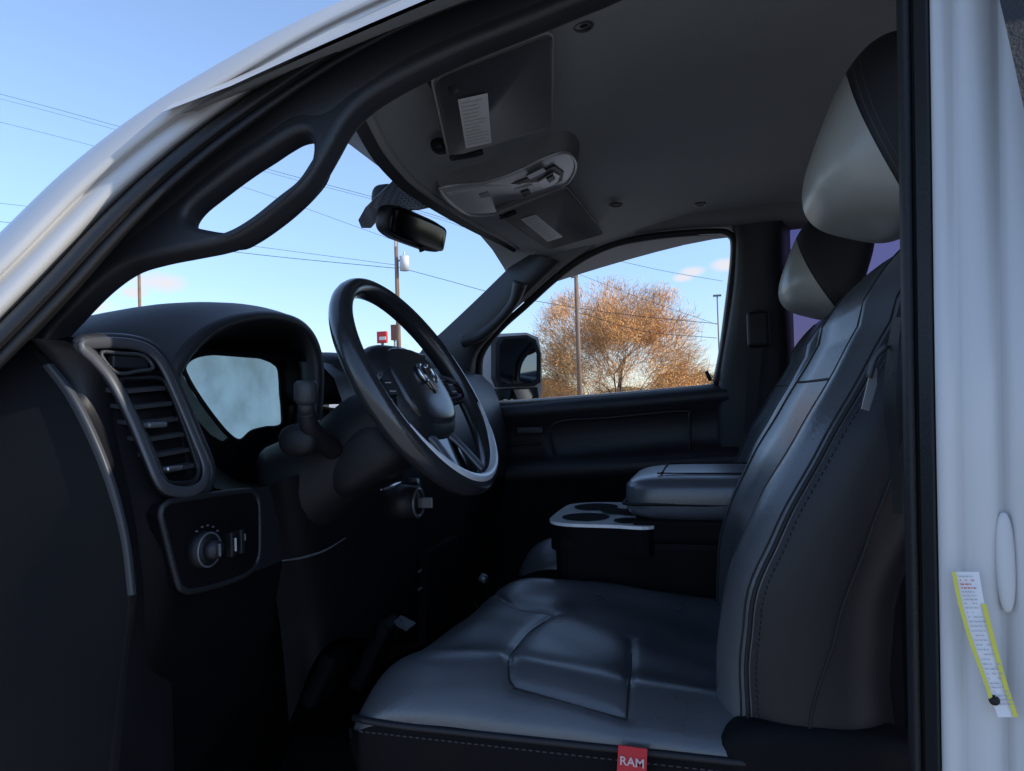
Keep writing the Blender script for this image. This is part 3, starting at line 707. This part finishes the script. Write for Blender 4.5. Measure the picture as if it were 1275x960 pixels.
# ================= OVERHEAD =================
def visor(c4,zz,label4,knob,name_label):
    P=[SZ(u,v,z) for (u,v),z in zip(c4,zz)]
    nrm=(P[1]-P[0]).cross(P[3]-P[0]).normalized()
    if nrm.z>0: nrm=-nrm
    mb=MB(); cc=sum(P,V())/4; ring=[]
    for i in range(4):
        a,b,c_=P[i-1],P[i],P[(i+1)%4]; r=.022
        p1=b+(a-b).normalized()*r; p2=b+(c_-b).normalized()*r
        for t in (0,.25,.5,.75,1): ring.append((p1*(1-t)+b*t)*(1-t)+(b*(1-t)+p2*t)*t)
    n_=len(ring); th=-nrm*.022
    inset=[p+(cc-p)*.03 for p in ring]
    mb.add(inset+ring,[list(range(n_))]+[(i,(i+1)%n_,(i+1)%n_+n_,i+n_) for i in range(n_)],"visor_fabric",True)
    mb.v=mb.v[:n_]+[p+th*.25 for p in mb.v[n_:]]
    mb.add([p+th*.25 for p in ring]+[p+th for p in ring],[(i,(i+1)%n_,(i+1)%n_+n_,i+n_) for i in range(n_)]+[list(range(n_,2*n_))],"visor_fabric",True)
    mb.tube([p+th*.2 for p in ring],.0022,"visor_edge",seg=6,closed=True)
    o=mb.build("sun_visor",truck,label=name_label)
    m3=MB(); L4=[SP(u,v,P[0],nrm,.003) for u,v in label4]
    m3.add(L4,[(0,1,2,3)],"label_white",False)
    for k in range(13):
        t=.06+k*.07; a=L4[0].lerp(L4[3],t); b=L4[1].lerp(L4[2],t); e=.06+random.random()*.35
        A=a.lerp(b,.08); B=a.lerp(b,1-e); d=(L4[3]-L4[0])*.016
        m3.add([A+nrm*.001,B+nrm*.001,B+d+nrm*.001,A+d+nrm*.001],[(0,1,2,3)],"label_text",False)
    m3.build("visor_label",o)
    m3=MB(); m3.tube([SP(u,v,P[0],nrm,.004) for u,v in knob],.006,"dark_plastic",n=12,seg=8); m3.build("visor_rod",o)
visor([(538,98),(690,40),(688,160),(560,198)],[.42,.485,.485,.415],[(570,124),(607,116),(612,178),(580,185)],[(562,196),(585,193),(600,189)],"grey driver sun visor with printed label")
visor([(618,268),(706,234),(753,292),(682,312)],[.42,.485,.475,.415],[(648,273),(667,267),(701,295),(682,301)],[(622,270),(632,268),(642,264)],"grey passenger sun visor with printed label")
for (u,v,z,s) in ((552,100,.44,(.02,.03,.014)),(548,182,.435,(.014,.018,.012))):
    mb=MB(); mb.sup(SZ(u,v,z),s,"dark_plastic",.7,.7); mb.build("visor_hinge",hl)
mb=MB()
oc=[(548,235),(600,228),(640,215),(680,196),(704,190),(716,200),(714,216),(700,232),(660,252),(625,264),(596,268),(575,262)]
oz=[.425,.445,.47,.49,.50,.503,.50,.49,.46,.445,.43,.425]
P=[SZ(u,v,z) for (u,v),z in zip(oc,oz)]
Pc=crc(P,48); cc=sum(P,V())/len(P)
mb.add(Pc+[cc],[(i,(i+1)%48,48) for i in range(48)],"silver_plastic",False)
mb.grid([Pc+[Pc[0]],[p+(p-cc).normalized()*.006+V((0,0,.012)) for p in Pc]+[Pc[0]+(Pc[0]-cc).normalized()*.006+V((0,0,.012))],[p+(p-cc).normalized()*.012+V((0,0,.045)) for p in Pc]+[Pc[0]+(Pc[0]-cc).normalized()*.012+V((0,0,.045))]],"visor_fabric")
mb.tube(Pc,.004,"silver_plastic",closed=True,seg=8)
def opoly(pts,m,off):
    mb.poly([SZ(u,v,.425+(u-548)/168*.078)+V((0,0,-off)) for u,v in pts],(0,0,.004),m)
opoly([(556,238),(590,233),(612,262),(598,265),(575,258)],"label_white",.004)
opoly([(617,232),(650,222),(690,204),(702,212),(700,222),(672,238),(640,252),(628,250)],"dark_plastic",.005)
opoly([(640,232),(662,226),(668,234),(650,242)],"silver_plastic",.009)
opoly([(670,222),(690,210),(697,214),(694,222),(676,232)],"silver_plastic",.009)
opoly([(627,240),(636,236),(642,246),(634,248)],"silver_plastic",.009)
opoly([(596,238),(608,235),(622,255),(612,258)],"satin_grey",.008)
opoly([(655,214),(676,204),(680,208),(660,218)],"satin_grey",.009)
opoly([(680,216),(688,212),(691,216),(684,221)],"dark_plastic",.013)
opoly([(648,233),(658,230),(661,234),(652,238)],"dark_plastic",.013)
mb.build("overhead_console",hl,label="silver overhead console with map lights and buttons")
# ================= WINDSHIELD HEADER, MIRROR =================
base=cr([W(x,y,z) for x,y,z in [(-1.02,.72,.13),(-1.18,.95,.135),(-1.3,1.25,.14),(-1.33,1.49,.14),(-1.3,1.75,.14),(-1.18,2.05,.135),(-1.0,2.30,.13)]],50)
rows=[]
for k in range(14):
    t=k/13; rows.append([a.lerp(b,t)+V((-.03,0,.05))*math.sin(math.pi*t) for a,b in zip(hpts,base)])
def wsp(u,v,off=.01):
    d=ray(u,v).normalized()
    for i in range(13):
        for j in range(49):
            a,b,c_,e=rows[i][j],rows[i][j+1],rows[i+1][j+1],rows[i+1][j]
            for tri in ((a,b,c_),(a,c_,e)):
                h=intersect_ray_tri(*tri,d,C,True)
                if h: return h-d*off
    return SY(u,v,1.45)
mb=MB()
mb.grid([[a+V((0,0,-.004)) for a in hpts],[a.lerp(b,.035) for a,b in zip(hpts,base)]],"black_rubber")
ws=mb.build("windshield_frame",truck)
mb=MB()
fp=[(446,274),(455,258),(478,236),(502,212),(522,234),(548,256),(520,262),(492,262),(476,268),(462,284),(450,284)]
mb.add([wsp(u,v) for u,v in fp],[list(range(len(fp)))],"frit_grey",False)
mb.build("glass_frit",ws)
mb=MB()
mc=SY(514,286,1.45)
ax=V((.12,1,.0)).normalized()
nx=V((.96,-.12,-.22)).normalized(); ax=(ax-nx*ax.dot(nx)).normalized(); uz=ax.cross(nx)
if uz.z<0: uz=-uz
RM=rotfrom(nx,ax,uz)
mb.sup(mc,(.020,.125,.036),"trim_plastic",.55,.35,rot=RM,nu=48)
mb.sup(mc+nx*.017,(.005,.115,.030),"mirror_dark",.3,.3,rot=RM,nu=48)
mb.tube([mc-nx*.015,mc+V((-.04,0,.05)),mc+V((-.06,0,.09))],[.012,.012,.020],"trim_plastic",n=12,seg=12)
mb.sup(mc+V((-.06,0,.06)),(.03,.035,.045),"dark_plastic",.6,.6)
mb.tube([mc+V((.01,.015,-.034)),mc+V((.012,.02,-.046))],.006,"dark_plastic",seg=8)
mb.build("rear_view_mirror",ws)
# ================= FAR SIDE =================
YF=2.28
def yf(v): return YF-.10*max(0,min(1,(490-v)/200))
def farrail(pts,dy=0): return [SY(u,v,yf(v)+dy) for u,v in pts]
mb=MB()
mb.loft([farrail([(500,470),(530,430),(546,417),(590,376),(632,335),(656,312)],.0),farrail([(540,480),(556,440),(572,424),(610,388),(645,348),(672,318)],-.05),farrail([(575,500),(584,460),(592,438),(618,410),(655,366),(695,325)],-.05),farrail([(592,505),(596,470),(598,440),(618,410),(652,376),(705,335)],.02)],"trim_plastic",nu=30,nv=16)
fpill=mb.build("far_pillar_trim",truck)
mb=MB()
mb.tube(farrail([(576,425),(598,418),(622,398),(640,375),(648,352)],-.085),[.022,.017,.015,.016,.024],"trim_plastic",n=30,seg=12)
mb.build("grab_handle",fpill)
win=[(597,505),(597,470),(600,440),(622,410),(655,380),(690,348),(725,322),(765,304),(810,295),(860,290),(895,289),(908,292),(914,302),(913,330),(908,380),(900,440),(892,480)]
r3=[(652,380),(690,346),(725,320),(765,301),(810,292),(860,287),(905,285),(960,284),(1160,276)]
mb=MB()
mb.loft([farrail([(u+6,v-70) for u,v in r3],.02),farrail([(u+3,v-28) for u,v in r3],-.03),farrail([(u+1,v-8) for u,v in r3],-.025),farrail(r3,.02)],"visor_fabric",nu=50,nv=10)
mb.build("roof_rail",truck)
mb=MB()
mb.loft([farrail([(908,284),(914,300),(911,350),(905,400),(893,480),(890,560),(890,700)],.03),farrail([(918,280),(922,300),(920,350),(914,400),(903,480),(902,560),(900,700)],-.04),farrail([(965,275),(968,300),(970,350),(975,400),(978,480),(980,560),(980,700)],-.05),farrail([(984,275),(984,300),(986,350),(988,400),(990,480),(990,560),(990,700)],.03)],"trim_plastic",nu=30,nv=14)
bp=mb.build("far_pillar",truck)
mb=MB()
mb.box(SY(944,410,2.11),(.06,.03,.10),"dark_plastic",bev=.01)
mb.loft([[SY(u,v,2.12) for u,v in [(938,385),(932,450),(926,540)]],[SY(u,v,2.12) for u,v in [(952,385),(948,450),(940,540)]]],"black_rubber",nu=8)
mb.build("belt_guide",bp)
mb=MB()
mb.grid([[W(.15,2.22,.52),W(.95,2.22,.52)],[W(.15,2.30,.02),W(.95,2.30,.02)]],"tinted_glass"); mb.build("rear_window",truck)
mb=MB(); mb.box(W(.72,2.30,-.44),(1.2,.06,.90),"dark_plastic",bev=.01); mb.box(W(1.18,2.27,.25),(.5,.06,.6),"trim_plastic",bev=.02); mb.build("rear_door_panel",truck)
# passenger door
mb=MB()
belt=cr([SY(u,v,YF) for u,v in [(560,512),(600,505),(660,500),(720,494),(800,487),(893,478),(915,476)]],30)
mb.grid([[p+V((0,a,b)) for p in belt] for a,b in [(.12,-.004),(.03,.002),(-.02,-.004),(-.045,-.02),(-.045,-.05),(-.02,-.07),(-.02,-.16),(-.035,-.19),(-.09,-.205),(-.10,-.225),(-.09,-.26),(-.03,-.30),(-.03,-.9)]],"dash_plastic")
door=mb.build("passenger_door",truck)
mb=MB()
mb.tube([SY(u,v,2.245) for u,v in [(690,528),(760,520),(850,512),(858,520),(858,562),(850,566),(700,574),(690,568)]],.004,"dash_plastic",n=60,closed=True,seg=8)
mb.build("map_pocket",door)
mb=MB()
mb.box(SY(660,536,2.24),(.09,.02,.022),"stripe_grey",bev=.006); mb.box(SY(650,552,2.23),(.12,.03,.008),"dark_plastic",bev=.003); mb.build("handle",door)
mb=MB()
wf=farrail(win)
mb.tube(wf,.011,"black_rubber",n=90,seg=10)
mb.tube(farrail([(868,291),(895,291),(907,294),(911,303),(910,330),(904,380),(896,440),(889,474)],-.005),.0045,"white_paint",n=40,seg=8)
mb.tube([SY(u,v,2.27) for u,v in [(600,503),(700,496),(800,488),(890,480)]],.006,"silver_plastic",n=20,seg=8)
mb.tube([SY(885,474,2.26),SY(879,462,2.26)],.006,"dark_plastic",seg=8)
mb.build("window_frame",door)
# outside mirror
mb=MB()
ym=2.52
def mpoly(b,pts,y,ext,m): b.poly([SY(u,v,y) for u,v in pts],ext,m)
mo=[(602,424),(610,416),(655,414),(670,420),(674,440),(675,490),(668,500),(625,503),(604,503),(599,490),(599,440)]
mpoly(mb,mo,ym,(-.10,.03,0),"white_paint")
mi=[(617,427),(625,419),(656,417),(667,423),(673,440),(673,476),(665,481),(622,482),(617,470)]
mpoly(mb,mi,ym-.012,(-.02,.008,0),"dark_plastic")
mpoly(mb,[(620,484),(669,482),(671,495),(663,501),(622,502)],ym-.012,(-.02,.008,0),"dark_plastic")
mb.box(W(-.90,2.43,.0),(.05,.14,.05),"dark_plastic",bev=.015)
om=mb.build("side_mirror",truck,label="towing side mirror in white housing")
mb=MB()
def gl2(pts,y,m):
    mb.add([SY(u,v,y) for u,v in pts],[list(range(len(pts)))],m,False)
gl2([(622,430),(628,422),(655,421),(663,427),(668,441),(668,471),(661,477),(626,478),(622,468)],ym-.016,"mirror_smoked")
gl2([(625,486),(665,484),(665,493),(660,497),(627,498)],ym-.016,"mirror_glass")
mb.build("mirror_glass",om)
# ================= OUTSIDE =================
def gz(p): return V((p.x,p.y,0))
mb=MB(); mb.add([(-1500,-1500,0),(1500,-1500,0),(1500,1500,0),(-1500,1500,0)],[(0,1,2,3)],"concrete",False)
mb.build("ground",kind="structure",origin=V((0,0,0)))
mb=MB(); mb.add([(-300,42,.004),(300,42,.004),(300,400,.004),(-300,400,.004)],[(0,1,2,3)],"grass",False)
mb.build("grass",kind="structure",origin=V((0,42,.004)))
def tree(base,h,w,leafm,nleaf,ntwig,label,levels=6,leafsize=.16,seed=1,trunkfrac=.10,cz=.50,fill=.0):
    rnd=random.Random(seed); tb=MB(); br=MB(); tips=[]
    def seg(mbx,a,b,r1,r2):
        mbx.tube([a,b],[r1,r2],"bark" if r1>.07 else "twig",seg=4 if r1<.08 else 7)
    cc=base+V((0,0,h*cz)); rad=V((w/2,w/2,h*(1-cz)))
    def inside(p):
        q=p-cc; return (q.x/rad.x)**2+(q.y/rad.y)**2+(q.z/rad.z)**2
    def grow(p,d,L,r,lev):
        q=p+d*L; k=inside(q)
        if k>1.0 and lev<levels: q=p+d*L*.45
        mid=(p+q)/2+V((rnd.uniform(-1,1),rnd.uniform(-1,1),rnd.uniform(-1,1)))*L*.06
        m_=tb if lev<=1 else br
        seg(m_,p,mid,r,r*.85); seg(m_,mid,q,r*.85,r*.65)
        if lev>=levels or inside(q)>1.1: tips.append((q,d)); return
        nb=3 if lev<levels-1 else 4
        for i in range(nb):
            dd=(d+V((rnd.gauss(0,.5),rnd.gauss(0,.5),rnd.gauss(.10,.38)))).normalized()
            grow(q,dd,L*rnd.uniform(.70,.88),max(r*rnd.uniform(.48,.62),.012),lev+1)
        if lev>=2: tips.append((q,d))
    tr=base+V((0,0,h*trunkfrac)); seg(tb,base,tr,h*.022,h*.018)
    for i in range(13):
        a=i*2.4+rnd.uniform(-.3,.3); el=[.12,.45,.85,1.25][i%4]+rnd.uniform(-.1,.15)
        grow(tr,V((math.cos(a)*math.cos(el),math.sin(a)*math.cos(el),math.sin(el))),h*.20,h*.0075,1)
    root=bpy.data.objects.new("tree",None); scene.collection.objects.link(root); root.location=base; WL[root.name]=V(base); root["label"]=label; root["category"]="tree"
    tb.build("trunk",root)
    lv=[];lf=[];tv=[];tf=[]
    org=base+V((0,0,h*.10))
    # bough clusters give light and dark clumps inside the volume
    clumps=[]
    while len(clumps)<70:
        p=cc+V((rnd.uniform(-1,1)*rad.x,rnd.uniform(-1,1)*rad.y,rnd.uniform(-.75,1)*rad.z))
        if .25<inside(p)<.95 and p.z>base.z+.6: clumps.append(p)
    def spot():
        if rnd.random()<fill:
            c_=clumps[rnd.randrange(70)]; return c_+V((rnd.gauss(0,.75),rnd.gauss(0,.75),rnd.gauss(0,.6)))
        q,d=tips[rnd.randrange(len(tips))]; return q+V((rnd.gauss(0,.35),rnd.gauss(0,.35),rnd.gauss(0,.3)))
    for i in range(ntwig):
        p=spot()
        o_=(p-org).normalized(); a=(o_+V((rnd.gauss(0,.5),rnd.gauss(0,.5),rnd.gauss(.1,.5)))).normalized()*rnd.uniform(.4,1.1); b=a.cross(V((rnd.gauss(0,1),rnd.gauss(0,1),rnd.gauss(0,1)))).normalized()*.018
        if inside(p+a)>1.10+rnd.uniform(-.1,.15): continue
        k=len(tv); tv+=[p-b,p+b,p+a]; tf.append((k,k+1,k+2))
    for i in range(nleaf):
        p=spot()
        if inside(p)>1.12 or p.z<base.z+.2: continue
        a=V((rnd.gauss(0,1),rnd.gauss(0,1),rnd.gauss(0,1))).normalized()*leafsize*rnd.uniform(.5,1.2); b=a.orthogonal().normalized()*leafsize*rnd.uniform(.25,.7)
        k=len(lv); lv+=[p-a*.5,p+b*.5,p+a*.5,p-b*.5]; lf.append((k,k+1,k+2,k+3))
    if tv: br.add(tv,tf,"twig",False)
    br.add(lv,lf,leafm,False)
    br.build("crown",root)
    return root
tree(gz(SY(769,492,58)),11.1,15.2,"leaf_orange",32000,28000,"large autumn tree with dense bare twigs and orange leaves",seed=3,cz=.42,leafsize=.13,levels=6,fill=.50)
tree(gz(SY(876,492,75)),5.0,5.5,"leaf_green",6000,0,"small olive green tree beside the large one",levels=4,leafsize=.3,seed=5)
tree(gz(SY(838,492,72)),5.2,7,"leaf_brown",6000,2000,"small rust brown tree at the roadside",levels=4,leafsize=.3,seed=6)
tree(gz(SY(690,492,80)),5.2,9,"leaf_brown",6000,2000,"low rust coloured tree beside the pole",levels=4,leafsize=.3,seed=8)
mb=MB(); lv=[];lf=[]
for i in range(26000):
    x=random.uniform(-230,120); hgt=3.2+1.6*math.sin(x*.11)+1.2*math.sin(x*.37+1)
    p=V((x,130+random.uniform(-6,6),random.uniform(0,1)**.8*max(hgt,1.5)))
    a=V((random.gauss(0,1),random.gauss(0,1),random.gauss(0,1))).normalized()*random.uniform(.4,1.0); b=a.orthogonal().normalized()*random.uniform(.3,.8)
    k=len(lv); lv+=[p-a,p+b,p+a,p-b]; lf.append((k,k+1,k+2,k+3))
mb.add(lv,lf,"leaf_green",False); mb.build("distant_woodland",kind="stuff",label="distant line of dark green trees",category="woodland")
def pole(u,vt,y,r,m,name,label,cat,extra=None):
    t=SY(u,vt,y); b=gz(t); mb=MB(); mb.tube([b,t],[r*1.15,r*.85],m,seg=12)
    if extra: extra(mb,t)
    return mb.build(name,None,label,cat,origin=b)
def ex1(mb,t):
    q=t+V((.28,0,-1.75)); mb.tube([q+V((.35,-.1,.45)),q+V((.35,-.1,-.55))],.32,"transformer_grey",seg=16); mb.box(q+V((0,0,.2)),(.5,.1,.1),"pole_metal",bev=.01)
    mb.tube([q+V((.35,-.1,.45)),q+V((.35,-.1,.75))],.06,"transformer_grey",seg=8); mb.box(t+V((0,-.1,-.35)),(.14,.14,.5),"transformer_grey",bev=.03)
pole(493,297,45,.16,"pole_wood","utility_pole","wooden utility pole carrying a grey transformer","utility pole",ex1)
def ex2(mb,t):
    mb.box(t+V((.2,0,.0)),(.9,.12,.10),"pole_metal",bev=.03); mb.box(t+V((-.15,0,-.3)),(.3,.2,.2),"pole_metal",bev=.03); mb.tube([t,t+V((.4,0,.5))],.04,"pole_metal",seg=8)
pole(717,337,40,.13,"pole_wood","street_lamp","slim street lamp pole in front of the bare tree","street lamp",ex2)
pole(173,333,60,.17,"pole_wood","utility_pole","plain wooden utility pole under small clouds","utility pole")
def ex3(mb,t): mb.box(t,(1.0,.2,.25),"pole_metal",bev=.05)
pole(893,368,90,.10,"pole_metal","street_lamp","distant metal lamp pole behind the tree","street lamp",ex3)
def wire(pts,y,r=.028):
    mb=MB(); mb.tube([SY(u,v,y) for u,v in pts],r,"wire",n=60,seg=5)
    mb.build("power_line",None,"thin black overhead power line against blue sky","power line",group="overhead power lines")
wire([(-200,66),(0,117),(150,158),(335,211),(470,247),(600,288),(717,340)],40,.013)
wire([(-200,74),(0,123),(150,163),(335,215),(470,250),(600,291),(717,344)],40.5,.010)
wire([(-200,104),(0,152),(125,184),(300,232),(493,300)],45,.012)
wire([(-200,232),(0,253),(60,262),(200,290),(493,330)],45,.014)
wire([(-200,262),(0,276),(200,302),(330,318),(493,334)],45.5,.020)
wire([(493,332),(560,350),(620,366),(717,383),(800,394),(893,403)],45,.018)
wire([(717,340),(800,372),(893,404)],42,.010)
wire([(717,318),(760,323),(830,338),(900,350)],60,.016)
wire([(717,388),(800,412),(893,421)],42,.016)
mb=MB(); c=SY(476,420,50)
mb.box(c,(.8,.3,.9),"sign_red",bev=.03); mb.box(c+V((.1,-.17,-.1)),(.55,.05,.25),"sign_white",bev=.01)
mb.tube([gz(c),c],.12,"pole_metal",seg=8)
mb.box(c+V((.9,.3,.35)),(.5,.3,1.2),"brick",bev=.02); mb.tube([gz(c+V((.9,.3,0))),c+V((.9,.3,0))],.08,"pole_metal",seg=8)
mb.build("roadside_sign",None,"small red and white roadside sign on posts","sign")
# ================= LIGHT =================
sd=V((.86,.03,.52)).normalized(); el=math.asin(sd.z); az=math.atan2(sd.x,sd.y)
sl=bpy.data.lights.new("sun",'SUN'); sl.energy=5.0; sl.angle=math.radians(.5); sl.color=(1,.93,.82)
so=bpy.data.objects.new("sun",sl); scene.collection.objects.link(so); so.rotation_euler=sd.to_track_quat('Z','Y').to_euler(); so.location=(0,0,30)
w=bpy.data.worlds.new("World"); scene.world=w; w.use_nodes=True; nt=w.node_tree; bg=nt.nodes["Background"]
sky=nt.nodes.new("ShaderNodeTexSky"); sky.sky_type='NISHITA'; sky.sun_disc=False; sky.sun_elevation=el; sky.sun_rotation=az; sky.air_density=1.0; sky.dust_density=.2; sky.ozone_density=2.0
tc=nt.nodes.new("ShaderNodeTexCoord"); nz=nt.nodes.new("ShaderNodeTexNoise"); nz.inputs["Scale"].default_value=26; nz.inputs["Detail"].default_value=6
nt.links.new(tc.outputs["Generated"],nz.inputs["Vector"])
# haze near the horizon is dimmer and bluer than the clear-air model gives
sx=nt.nodes.new("ShaderNodeSeparateXYZ"); nt.links.new(tc.outputs["Generated"],sx.inputs[0])
gr=nt.nodes.new("ShaderNodeValToRGB"); ge=gr.color_ramp.elements; gr.color_ramp.interpolation='B_SPLINE'
ge[0].position=0; ge[0].color=(.48,.54,.66,1); ge[1].position=.5; ge[1].color=(1,1,1,1); k=ge.new(.12); k.color=(.58,.65,.79,1); k=ge.new(.28); k.color=(.86,.89,.95,1)
nt.links.new(sx.outputs["Z"],gr.inputs[0])
gain=nt.nodes.new("ShaderNodeVectorMath"); gain.operation='MULTIPLY'; gain.inputs[1].default_value=(1.95,1.88,1.92); nt.links.new(sky.outputs[0],gain.inputs[0])
gain2=nt.nodes.new("ShaderNodeVectorMath"); gain2.operation='MULTIPLY'; nt.links.new(gain.outputs[0],gain2.inputs[0]); nt.links.new(gr.outputs[0],gain2.inputs[1])
acc=None
for (u,v,r) in [(198,352,.046),(168,364,.026),(118,382,.034),(862,338,.024),(850,346,.02),(905,330,.03)]:
    d=ray(u,v).normalized()
    s=nt.nodes.new("ShaderNodeVectorMath"); s.operation='SUBTRACT'; s.inputs[1].default_value=d; nt.links.new(tc.outputs["Generated"],s.inputs[0])
    m_=nt.nodes.new("ShaderNodeVectorMath"); m_.operation='MULTIPLY'; m_.inputs[1].default_value=(1,1,2.4); nt.links.new(s.outputs[0],m_.inputs[0])
    l=nt.nodes.new("ShaderNodeVectorMath"); l.operation='LENGTH'; nt.links.new(m_.outputs[0],l.inputs[0])
    mr=nt.nodes.new("ShaderNodeMapRange"); mr.inputs[1].default_value=0; mr.inputs[2].default_value=r; mr.inputs[3].default_value=1; mr.inputs[4].default_value=0; nt.links.new(l.outputs["Value"],mr.inputs[0])
    if acc is None: acc=mr.outputs[0]
    else:
        a=nt.nodes.new("ShaderNodeMath"); a.operation='MAXIMUM'; nt.links.new(acc,a.inputs[0]); nt.links.new(mr.outputs[0],a.inputs[1]); acc=a.outputs[0]
ad=nt.nodes.new("ShaderNodeMath"); ad.operation='MULTIPLY'; nt.links.new(acc,ad.inputs[0]); nt.links.new(nz.outputs["Fac"],ad.inputs[1])
mr=nt.nodes.new("ShaderNodeMapRange"); mr.inputs[1].default_value=.10; mr.inputs[2].default_value=.38; mr.inputs[3].default_value=0; mr.inputs[4].default_value=.85; nt.links.new(ad.outputs[0],mr.inputs[0])
mx=nt.nodes.new("ShaderNodeMix"); mx.data_type='RGBA'; mx.inputs["B"].default_value=(5.9,5.6,5.6,1)
nt.links.new(mr.outputs[0],mx.inputs["Factor"]); nt.links.new(gain2.outputs[0],mx.inputs["A"]); nt.links.new(mx.outputs["Result"],bg.inputs[0])
bg.inputs[1].default_value=.15
scene.view_settings.view_transform='Standard'; scene.view_settings.look='None'; scene.view_settings.exposure=0
